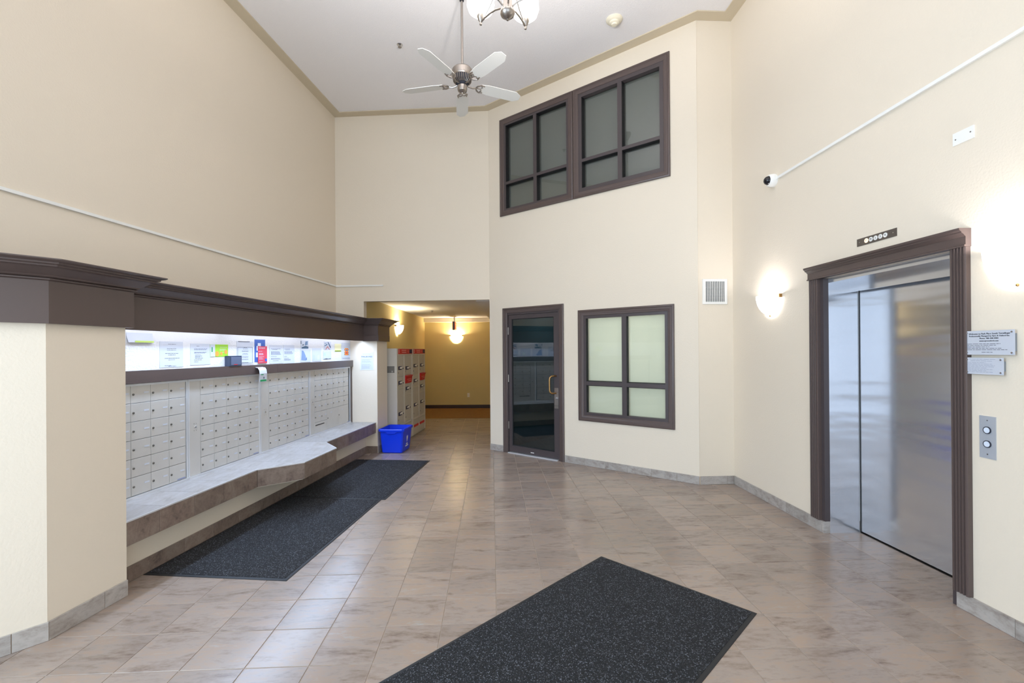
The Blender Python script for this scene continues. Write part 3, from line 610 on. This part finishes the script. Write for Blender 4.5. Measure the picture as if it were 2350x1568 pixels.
locker('grey parcel locker numbered 2, farther down the hallway', 5.905, .80, '2', (.04, .375, [(1.125, 1.485, .45), (.90, 1.12, .5), (.345, .895, .4)]), (.445, .76, [(1.14, 1.485, .42), (.995, 1.135, 'slot'), (.775, .99, .5), (.345, .77, .55)]), True)

# ------------------------------------------------------------------ wall sconces
SG = 'frosted half-bowl wall sconces'
def sconce(label, F, at, shade, power, color, w=.30, d=.125, h=.19):
    t = thing('wall_sconce', label, 'sconce', F, at, SG); n = 20; q = MB(); prof = []
    for k in range(9):
        a = k / 8 * PI / 2; prof.append((math.sin(a) ** .8, h * (1 - math.cos(a)) ** .9))
    vs = []; m = n + 1
    for r_, z in prof:
        for i in range(m):
            a = PI + PI * i / n; vs.append((r_ * w / 2 * math.cos(a), r_ * d * math.sin(a) - .012, z))
    q.add(vs, [(k * m + i, k * m + i + 1, (k + 1) * m + i + 1, (k + 1) * m + i) for k in range(8) for i in range(n)]).build('glass_shade', shade, t)
    B(-w * .36, w * .36, -.011, -.0005, h * .35, h * .95).build('back_plate', m_white, t)
    for s in (-1, 1): B(s * (w / 2 + .004) - .006, s * (w / 2 + .004) + .006, -.03, -.001, h - .03, h + .005).build('clip', m_brass, t)
    MB().lathe([(.0, -.018), (.007, -.014), (.008, -.006), (.004, 0)], (0, -.022, 0), n=12).build('finial', m_brass, t)
    l = bpy.data.lights.new('sconce_bulb', 'POINT'); l.energy = power; l.color = color; l.shadow_soft_size = .025
    o = bpy.data.objects.new('bulb', l); COL.objects.link(o); o.parent = t; o.location = (0, -d * .5, h * .8); return t
sconce('lit half-bowl sconce on the right wall, left of the lift', RF, (-4.435, 0, 1.885), m_shade, 6.5, (.98, .97, 1))
sconce('lit half-bowl sconce at the right picture edge, right of the lift', RF, (-2.29, 0, 1.885), m_shade, 6.5, (.98, .97, 1))
sconce('lit sconce on the hallway left wall above the lockers', HF @ Matrix.Rotation(PI / 2, 4, 'Z'), (2.1, 0, 1.90), m_shadeh, 38, (1, .86, .58))
sconce('lit sconce on the hallway end wall below the exit sign', HF, (.86, 5.08, 1.79), m_shadeh, 42, (1, .86, .58))

# ------------------------------------------------------------------ hallway bits
t = thing('exit_sign', 'red exit sign box seen edge on at the hallway end', 'sign', HF, (.86, 4.66, 2.33))
B(-.03, .03, -.16, .16, -.235, -.015).build('housing', m_brown2, t); B(-.012, .012, -.02, .02, -.015, .109).build('mount', m_white, t)
for s in (-1, 1):
    f_ = B(min(s * .0305, s * .035), max(s * .0305, s * .035), -.15, .15, -.225, -.025).build('face_panel', m_exit, t)
    text('EXIT', .13, m_white, f_, M=T((s * .0358, 0, -.125)) @ Matrix.Rotation(s * PI / 2, 4, 'Z'))
t = thing('wall_outlet', 'ivory power outlet low on the hallway end wall', 'outlet', HF, (1.174, 5.08, .30))
B(-.035, .035, -.006, -.0005, 0, .115).build('plate', m_ivory, t)
for z in (.03, .085): B(-.014, .014, -.0085, -.006, z - .014, z + .014).build('socket', m_white, t)
def sprinkler(label, F, at):
    t = thing('sprinkler_head', label, 'sprinkler', F, at, 'ceiling sprinklers')
    MB().lathe([(.035, 0), (.035, -.006), (.02, -.012), (0, -.012)], n=20).build('escutcheon', m_chrome, t); MB().lathe([(.008, -.012), (.008, -.03), (.022, -.034), (.022, -.037), (0, -.037)], n=14).build('deflector', m_nickel, t)
sprinkler('small chrome sprinkler on the high ceiling left of the fan', I, (-1.10, 5.72, ZC))
sprinkler('small sprinkler on the low hallway ceiling', HF, (.62, 2.7, 2.44))

# ------------------------------------------------------------------ conduits, camera, plates on the walls
t = thing('surface_conduit', 'thin painted cable raceway along the left and back walls', 'raceway', LW, (0, 0, 0), 'thin raceways along the walls')
B(-3.0, 4.853, .753, .7685, 2.598, 2.620).build('long_run', m_white, t)
B(0, .78, -.016, -.0005, 2.596, 2.618).build('short_run', m_white, t, M=LW.inverted() @ BF)
t = thing('surface_conduit', 'thin white cable raceway on the right wall leading to the camera', 'raceway', RF, (0, 0, 0), 'thin raceways along the walls')
B(-4.33, 2.0, -.018, -.0005, 3.192, 3.214).build('run', m_white, t)
t = thing('security_camera', 'white dome security camera at the end of the right raceway', 'camera', RF, (-4.385, 0, 3.20))
MB().lathe([(.062, 0), (.064, .02), (.06, .045), (.052, .06), (.046, .064)], axis='y', n=28).build('housing', m_white, t)
MB().lathe([(.045, .0), (.045, .05), (.043, .066), (.035, .085), (.02, .098), (0, .102)], axis='y', n=24).build('dome', mat('dark dome', '1A1A20', .08), t)
t = thing('blank_plate', 'blank white cover plate high on the right wall', 'plate', RF, (-2.575, 0, 2.757))
B(-.06, .06, -.008, -.0005, 0, .073).build('cover', m_white, t)
for s in (-1, 1): MB().lathe([(.004, 0), (.004, .0015), (0, .0015)], (s * .043, -.008, .0365 + s * .004), axis='y', n=10).build('screw', m_nickel, t)
t = thing('air_grille', 'square white return air grille on the narrow wall', 'grille', FF, (2.571, 0, 2.065))
MB().frame(-.145, .145, 0, .293, [(0, -.004), (0, -.0005), (.028, -.0005), (.028, -.012), (.004, -.012)]).build('rim', m_white, t); B(-.118, .118, -.002, -.0006, .027, .266).build('duct', m_black, t)
q = MB()
for k in range(12): q.box(-.115 + k * .0205, -.115 + k * .0205 + .0065, -.0095, -.0045, .028, .265)
tag(q.build('louvres', m_white, t), kind='stuff')
q = MB()
for k in range(15): q.box(-.117, .117, -.0045, -.0022, .034 + k * .0158, .0372 + k * .0158)
tag(q.build('cross_louvres', m_white, t), kind='stuff')
t = thing('smoke_detector', 'round ivory smoke detector on the high ceiling', 'detector', I, (1.435, 5.2, ZC))
MB().lathe([(.092, 0), (.092, -.012), (.078, -.026), (.06, -.034)], n=32).build('base', m_ivory, t); MB().lathe([(.058, -.03), (.054, -.05), (.034, -.058), (.03, -.07), (0, -.072)], n=28).build('sensor_cap', m_ivory, t)

# ------------------------------------------------------------------ lift (door_2) and its trim
lift = thing('door_2', 'stainless steel lift door in a fluted dark brown surround', 'lift door', RF, (0, 0, 0), kind='structure')
def post(x0, x1):
    n = 4; w = x1 - x0; P = [(x0, 0), (x0, -.028), (x0 + .008, -.032)]; g = (w - .02) / n
    for k in range(n):
        a = x0 + .01 + k * g; P += [(a + g * .12, -.032), (a + g * .28, -.024), (a + g * .72, -.024), (a + g * .88, -.032)]
    P += [(x1 - .008, -.032), (x1, -.028), (x1, 0)]; return MB().prism(P, .099, 2.137)
post(-3.868, -3.765).build('fluted_post', m_brown, lift); post(-2.64, -2.545).build('fluted_post', m_brown, lift)
MB().box(-3.765, -3.732, -.0, .045, .099, 2.137).build('jamb_lining', m_brown2, lift); B(-2.665, -2.635, 0, .045, .0, 2.137).build('jamb_lining', m_brown2, lift)
MB().cbox(-3.764, -3.734, -.0115, .045, .0005, .098, .0015).build('jamb_tile', m_btile, lift)
hp = [(0, 2.137), (.042, 2.137), (.042, 2.146), (.034, 2.15), (.034, 2.196), (.04, 2.2), (.046, 2.208), (.06, 2.216), (.06, 2.222), (.072, 2.23), (.074, 2.243), (0, 2.243)]
MB().sweep([(-3.873, .0), (-3.873, -.001), (-2.54, -.001), (-2.54, 0)][1:3], hp).build('head_moulding', m_brown, lift)
q = lift
B(-3.76, -3.735, .0455, .305, 0, 2.14).build('steel_jamb', m_steel, lift); B(-2.665, -2.635, .0455, .305, 0, 2.14).build('steel_jamb', m_steel, lift)
B(-3.735, -2.665, .045, .305, 2.1, 2.14).build('steel_soffit', m_steel, lift)
B(-3.735, -2.665, .225, .24, 2.02, 2.1).build('steel_transom', m_steel, lift)
B(-3.728, -2.6655, .312, .34, .012, 2.1).build('steel_panel', m_steel, lift); B(-3.735, -2.665, .30, .40, -.02, .001).build('sill', m_nickel, lift)
B(-3.76, -2.63, .345, .40, 0, 2.2).build('shaft_back', m_black, lift)
B(-3.735, -3.728, .306, .345, 0, 2.1).build('door_gap', m_black, lift)
t = thing('floor_indicator', 'brown plate with five round floor lights above the lift', 'indicator', RF, (-3.197, 0, 2.347))
B(-.171, .171, -.004, -.0005, -.028, .028).build('plate', mat('bronze plate', '6E6660', .35, .6), t)
for k, c in enumerate('PM234'):
    x = -.082 + k * .041; lens = MB().lathe([(.0165, 0), (.0165, .003), (0, .0035)], (x, -.004, .0), axis='y', n=20).build('lens', m_white if k else mat('lit lens', 'FFF0D8', .4, emit=('FFD9A0', .9)), t)
    text(c, .02, m_inkd if k else mat('orange numeral', 'D88030', .5), lens, name='numeral', M=T((x, -.0078, 0)))
for s in (-1, 1): MB().lathe([(.004, 0), (.004, .002), (0, .002)], (s * .145, -.004, 0), axis='y', n=10).build('screw', m_chrome, t)
t = thing('call_panel', 'steel lift call plate with two round buttons', 'call panel', RF, (-2.459, 0, 1.044))
B(-.043, .043, -.004, -.0005, -.119, .119).build('plate', mat('panel steel', 'C3C8D0', .38, .45), t)
for z in (.04, -.038):
    MB().lathe([(.0205, 0), (.0205, .005), (.0165, .006), (.0165, .002)], (0, -.004, z), axis='y', n=24).build('button_ring', m_inkd, t); MB().lathe([(.016, 0), (.016, .0055), (0, .006)], (0, -.004, z), axis='y', n=24).build('button', mat('pale button', 'D9E2F0', .3), t)
for z in (.095, -.095): MB().lathe([(.004, 0), (.004, .0015), (0, .0015)], (0, -.004, z), axis='y', n=10).build('screw', m_chrome, t)
m_plq = mat('brushed plaque', 'D4D8E2', .3, .25)
def plaque(label, x0, x1, z0, z1): 
    t = thing('sign_plaque', label, 'sign', RF, (x0, -.022, z0), 'silver plaques right of the lift'); w = x1 - x0; h = z1 - z0
    B(0, w, -.003, 0, 0, h).build('plate', m_plq, t); B(.01, w - .01, .0, .0215, .02, h - .02).build('mount', mat('mount grey', '8A9098', .4), t)
    for x in (.012, w - .012):
        for z in (.012, h - .012): MB().lathe([(.005, 0), (.005, .003), (0, .0035)], (x, -.003, z), axis='y', n=10).build('screw', m_chrome, t)
    return t, w, h
t, w, h = plaque('larger silver welcome plaque right of the lift', -2.556, -2.303, 1.508, 1.644)
for s, z, sz, x in (('Welcome to Park Place South Terwillegar', .118, .0125, .5), ('Professionally Managed by Ayre & Oxford Inc.', .105, .0112, .5), ('Phone: 780-448-4984', .092, .0112, .5), ('www.ayreoxford.com', .078, .0112, .5)): text(s, sz, m_inkd, t, M=T((w * x, -.0034, z)))
lines(MB(), .012, w - .02, 0, h, [(.55, 0, .8), (.61, 0, .7), (.67, 0, .55), (.73, 0, .82), (.79, 0, .95), (.89, .35, .62)], -.0031, h=.0028).build('print', m_ink, t)
t, w, h = plaque('smaller silver plaque with faint lines right of the lift', -2.556, -2.357, 1.398, 1.492)
lines(MB(), .012, w - .02, 0, h, [(.1, .05, .9), (.2, .1, .8), (.3, 0, .6)] + [(.38 + .08 * i, 0, .9 - random.random() * .3) for i in range(7)], -.0031, h=.0018).build('print', mat('faint ink', '9AA0B4', .6), t)

# ------------------------------------------------------------------ glass door in the angled wall
cas = [(0, 0), (0, -.018), (.01, -.024), (.022, -.024), (.028, -.018), (.05, -.018), (.06, -.012), (.072, -.012), (.078, -.008), (.078, 0)]
d = thing('door_1', 'dark framed glass door in the angled wall', 'door', AF, (0, 0, 0), kind='structure')
MB().frame(.274, 1.362, 0, 2.198, cas, True).build('casing', m_brown, d)
MB().frame(.331, 1.299, 0, 2.129, [(0, 0), (.035, 0), (.035, .12), (0, .12)], True).build('door_frame', m_brown2, d)
leaf = MB(); y0, y1 = .012, .055
leaf.box(.37, .425, y0, y1, .02, 2.09).box(1.186, 1.26, y0, y1, .02, 2.09).box(.425, 1.186, y0, y1, .02, .112).box(.425, 1.186, y0, y1, 2.03, 2.09).build('leaf', m_brown2, d)
B(.4255, 1.1855, .030, .036, .1125, 2.0295).build('glass_pane', m_glassd, d)
MB().frame(.426, 1.185, .113, 2.029, [(0, .018), (0, .029), (.01, .029), (.01, .022)]).build('glazing_bead', m_black, d)
h_ = MB().tube([(1.222, .012, 1.19), (1.205, -.03, 1.19), (1.19, -.058, 1.188), (1.172, -.072, 1.17), (1.166, -.075, 1.14), (1.166, -.075, .99), (1.172, -.072, .965), (1.19, -.058, .948), (1.205, -.03, .945), (1.222, .012, .945)], .0115, 12)
h_.build('pull_handle', m_brass, d)
p = B(1.195, 1.285, .004, .0115, .73, 1.02).build('lock_plate', m_nickel, d); MB().lathe([(.019, 0), (.019, .012), (0, .013)], (1.24, .004, .875), axis='y', n=16).build('key_cylinder', m_chrome, p)
for z in (.77, .96): B(1.195, 1.285, .002, .0038, z - .001, z + .001).build('plate_joint', m_black, p)
for z in (.42, 1.13, 1.85): MB().lathe([(.008, -.055), (.008, .055)], (.366, .005, z), n=10).build('hinge', m_nickel, d)
B(.37, 1.26, -.03, .08, .0005, .012).build('threshold', m_alu2, d); B(.77, .83, .0105, .012, .045, .055).build('maker_label', m_white, d)
# dark room behind the door and the upper windows
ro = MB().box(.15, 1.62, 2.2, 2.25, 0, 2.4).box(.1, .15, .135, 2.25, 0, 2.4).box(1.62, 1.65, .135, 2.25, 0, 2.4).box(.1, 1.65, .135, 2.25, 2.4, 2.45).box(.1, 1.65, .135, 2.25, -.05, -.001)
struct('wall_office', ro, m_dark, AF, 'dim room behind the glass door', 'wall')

# ------------------------------------------------------------------ windows in the angled wall
def window(name, label, x0, x1, z0, z1, panes_x, bar, zb, zt, glass, back, depth, group=None):
    t = thing(name, label, 'window', AF, (0, 0, 0), kind='structure', group=group)
    MB().frame(x0, x1, z0, z1, cas).build('casing', m_brown, t)
    a, b_, c_, e = panes_x
    MB().frame(x0 + .066, x1 - .066, z0 + .066, z1 - .066, [(0, -.004), (0, depth + .02), (a - x0 - .066, depth + .02), (a - x0 - .066, -.004)]).build('sash_frame', m_brown2, t)
    B(b_, c_, -.003, depth, zb - .02, zt + .02).build('mullion', m_brown2, t)
    for p, q_ in ((a, b_), (c_, e)): B(p - .01, q_ + .0, -.002, depth, bar[0], bar[1]).build('muntin', m_brown2, t)
    for p, q_ in ((a, b_), (c_, e)):
        for r_, s_ in ((zb, bar[0]), (bar[1], zt)):
            MB().frame(p - .004, q_ + .004, r_ - .004, s_ + .004, [(0, .006), (0, depth + .01), (.016, depth + .01), (.008, .006)]).build('glazing_bead', m_black, t)
            B(p - .003, q_ + .003, depth + .0105, depth + .0155, r_ - .003, s_ + .003).build('glass_pane', glass, t)
    B(x0 + .05, x1 - .05, depth + .05, depth + .056, z0 + .03, z1 - .03).build('blind', back, t)
    return t
window('window_1', 'left one of the two high dark framed windows', .238, 1.531, 3.611, 5.093, (.345, .863, .919, 1.434), (4.086, 4.126), 3.678, 4.99, m_glassu, m_screen, .05)
window('window_2', 'right one of the two high dark framed windows', 1.537, 2.860, 3.611, 5.093, (1.664, 2.186, 2.245, 2.765), (4.088, 4.130), 3.70, 4.99, m_glassu, m_screen, .05)
window('window_3', 'lower dark framed window with a pale blind beside the glass door', 1.594, 2.892, .601, 2.09, (1.709, 2.222, 2.285, 2.797), (1.082, 1.132), .704, 1.993, m_glass, m_blind, .03)
struct('wall_upper_room', B(.15, 3.0, .4, .45, 3.4, 5.3).box(.1, .15, .135, .45, 3.4, 5.3).box(3.0, 3.05, .135, .45, 3.4, 5.3).box(.1, 3.05, .135, .45, 3.35, 3.4).box(.1, 3.05, .135, .45, 5.3, 5.33), m_dark, AF, 'dim space behind the two high windows', 'wall')
struct('wall_lower_room', B(1.66, 3.0, 1.6, 1.64, 0, 2.4).box(1.655, 1.66, .135, 1.6, 0, 2.4).box(3.0, 3.04, .135, 1.6, 0, 2.4).box(1.66, 3.0, .135, 1.6, 2.4, 2.44).box(1.66, 3.0, .135, 1.6, -.05, -.001), m_blind, AF, 'pale room behind the lower window blind', 'wall')

# fill lights added behind the angled wall to lift the door glass and blind
for nm, p, e_, c_ in (('office_fill', (.85, 1.2, 2.3), 9, (.75, .92, 1)), ('lower_room_fill', (2.25, .9, 1.9), 25, (1, 1, .95))):
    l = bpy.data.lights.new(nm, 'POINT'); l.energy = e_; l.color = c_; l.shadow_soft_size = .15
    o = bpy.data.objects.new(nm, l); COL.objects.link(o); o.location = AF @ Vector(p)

# ------------------------------------------------------------------ ceiling fan
FR = T((-.282, 4.828, 0)) @ Matrix.Rotation(math.radians(3.6), 4, 'Z')
t = thing('ceiling_fan', 'five bladed white and nickel ceiling fan on a long rod', 'fan', FR, (0, 0, ZC))
z = lambda h: h - ZC
MB().lathe([(.066, 0), (.066, -.02), (.06, -.045), (.045, -.075), (.03, -.1), (.022, -.115)], n=28).build('canopy', m_nickel, t)
MB().lathe([(.0225, -.113), (.0225, -.121), (.0, -.121)], n=16).build('canopy_collar', m_inkd, t)
MB().tube([(0, 0, -.1), (0, 0, z(4.515))], .0125, 14).build('down_rod', m_nickel, t)
MB().lathe([(.02, z(4.54)), (.025, z(4.52)), (.055, z(4.512)), (.095, z(4.505)), (.106, z(4.49)), (.108, z(4.435)), (.104, z(4.42)), (.1, z(4.416))], n=36).build('motor_housing', m_nickel, t)
MB().lathe([(.098, z(4.416)), (.088, z(4.375)), (.062, z(4.352))], n=36).build('vent_core', m_inkd, t)
q = MB()
for k in range(30):
    a = 2 * PI * k / 30; c, s_ = math.cos(a), math.sin(a)
    q.tube([(.101 * c, .101 * s_, z(4.416)), (.0925 * c, .0925 * s_, z(4.375)), (.066 * c, .066 * s_, z(4.35))], .0032, 5)
tag(q.build('vent_ribs', m_nickel, t), kind='stuff')
MB().lathe([(.058, z(4.352)), (.058, z(4.338)), (.045, z(4.33))], n=24).build('rotor_plate', m_inkd, t)
MB().lathe([(.042, z(4.335)), (.05, z(4.325)), (.051, z(4.29)), (.046, z(4.272)), (.03, z(4.258)), (.012, z(4.252)), (.008, z(4.244)), (0, z(4.242))], n=28).build('switch_cup', m_nickel, t)
bl = MB(); zb = 0
P = [(-.055, .205), (.055, .205), (.068, .3), (.068, .60), (.03, .66), (-.03, .66), (-.068, .60), (-.068, .3)]
bl.hull([(x, y, -.003) for x, y in P], [(x, y, .003) for x, y in P]); blm = bl.mesh('blade', m_blade)
br = MB(); br.tube([(0, .04, .005), (0, .07, -.012), (0, .11, -.02), (0, .15, -.008)], [.009, .009, .008, .009], 8)
for s_ in (-1, 1): br.tube([(0, .15, -.008), (s_ * .03, .165, -.007), (s_ * .052, .195, -.006), (s_ * .045, .235, -.006)], [.009, .009, .008, .006], 8); br.tube([(s_ * .052, .195, -.006), (s_ * .02, .215, -.006), (0, .2, -.006), (0, .15, -.008)], .005, 6)
brm = br.mesh('blade_bracket', m_nickel)
med = MB().lathe([(.0, 0), (.045, .004), (.05, .01), (0, .012)], n=20).mesh('bracket_medallion', m_nickel)
for k in range(5):
    M = Matrix.Rotation(2 * PI * k / 5, 4, 'Z') @ T((0, 0, z(4.345))) @ Matrix.Rotation(math.radians(-12), 4, 'Y')
    bo = put('blade', blm, t, M=M); put('blade_bracket', brm, bo)

# ------------------------------------------------------------------ chandelier
CH = (.114, 2.794)
t = thing('chandelier', 'brushed nickel chandelier with glowing bowl shades at the top edge', 'chandelier', T((CH[0], CH[1], ZC)) @ Matrix.Rotation(-math.radians(2.6), 4, 'Z'), (0, 0, 0))
MB().lathe([(.07, 0), (.068, -.02), (.03, -.035), (.012, -.04)], n=28).build('canopy', m_nickel, t)
MB().tube([(0, 0, -.03), (0, 0, z(3.70))], .007, 10).build('stem', m_nickel, t)
MB().lathe([(.012, z(3.86)), (.02, z(3.83)), (.014, z(3.78)), (.022, z(3.72)), (.03, z(3.68)), (.034, z(3.64)), (.044, z(3.618)), (.046, z(3.608)), (.04, z(3.592)), (.02, z(3.576)), (.006, z(3.570)), (.007, z(3.562)), (0, z(3.558))], n=28).build('hub_bowl', m_nickel, t)
am = MB().tube([(0, .026, z(3.64)), (0, .06, z(3.668)), (0, .11, z(3.685)), (0, .16, z(3.69)), (0, .21, z(3.688)), (0, .25, z(3.682))], .0055, 8).tube([(0, .02, z(3.80)), (0, .06, z(3.83)), (0, .1, z(3.80)), (0, .16, z(3.735)), (0, .21, z(3.70))], .0035, 7).mesh('arm', m_nickel)
hm = MB().lathe([(0, z(3.660)), (.008, z(3.663)), (.009, z(3.672)), (.007, z(3.68)), (.014, z(3.69)), (.024, z(3.715)), (.025, z(3.728)), (.0, z(3.728))], n=18).mesh('shade_holder', m_nickel)
sp_ = [(.022, z(3.729)), (.055, z(3.735)), (.078, z(3.755)), (.09, z(3.79)), (.088, z(3.83)), (.082, z(3.855))]
sm = MB().add([], []); 
m_ = 24; vs_ = [(r_ * math.cos(2 * PI * i / m_), r_ * math.sin(2 * PI * i / m_), zz) for r_, zz in sp_ for i in range(m_)]
sm.add(vs_, [(k * m_ + i, k * m_ + (i + 1) % m_, (k + 1) * m_ + (i + 1) % m_, (k + 1) * m_ + i) for k in range(len(sp_) - 1) for i in range(m_)])
smm = sm.mesh('glass_shade', m_shade)
for k in range(5):
    a = math.radians(44.3 + 72 * k); M = Matrix.Rotation(a, 4, 'Z')
    ar = put('arm', am, t, M=M); h2 = put('shade_holder', hm, t, M=M @ T((0, .25, 0))); put('glass_shade', smm, t, M=M @ T((0, .25, 0)))
    l = bpy.data.lights.new('chandelier_bulb', 'POINT'); l.energy = 54; l.color = (1, .965, .93); l.shadow_soft_size = .03
    o = bpy.data.objects.new('bulb', l); COL.objects.link(o); o.parent = t; o.matrix_local = M @ T((0, .25, z(3.82)))
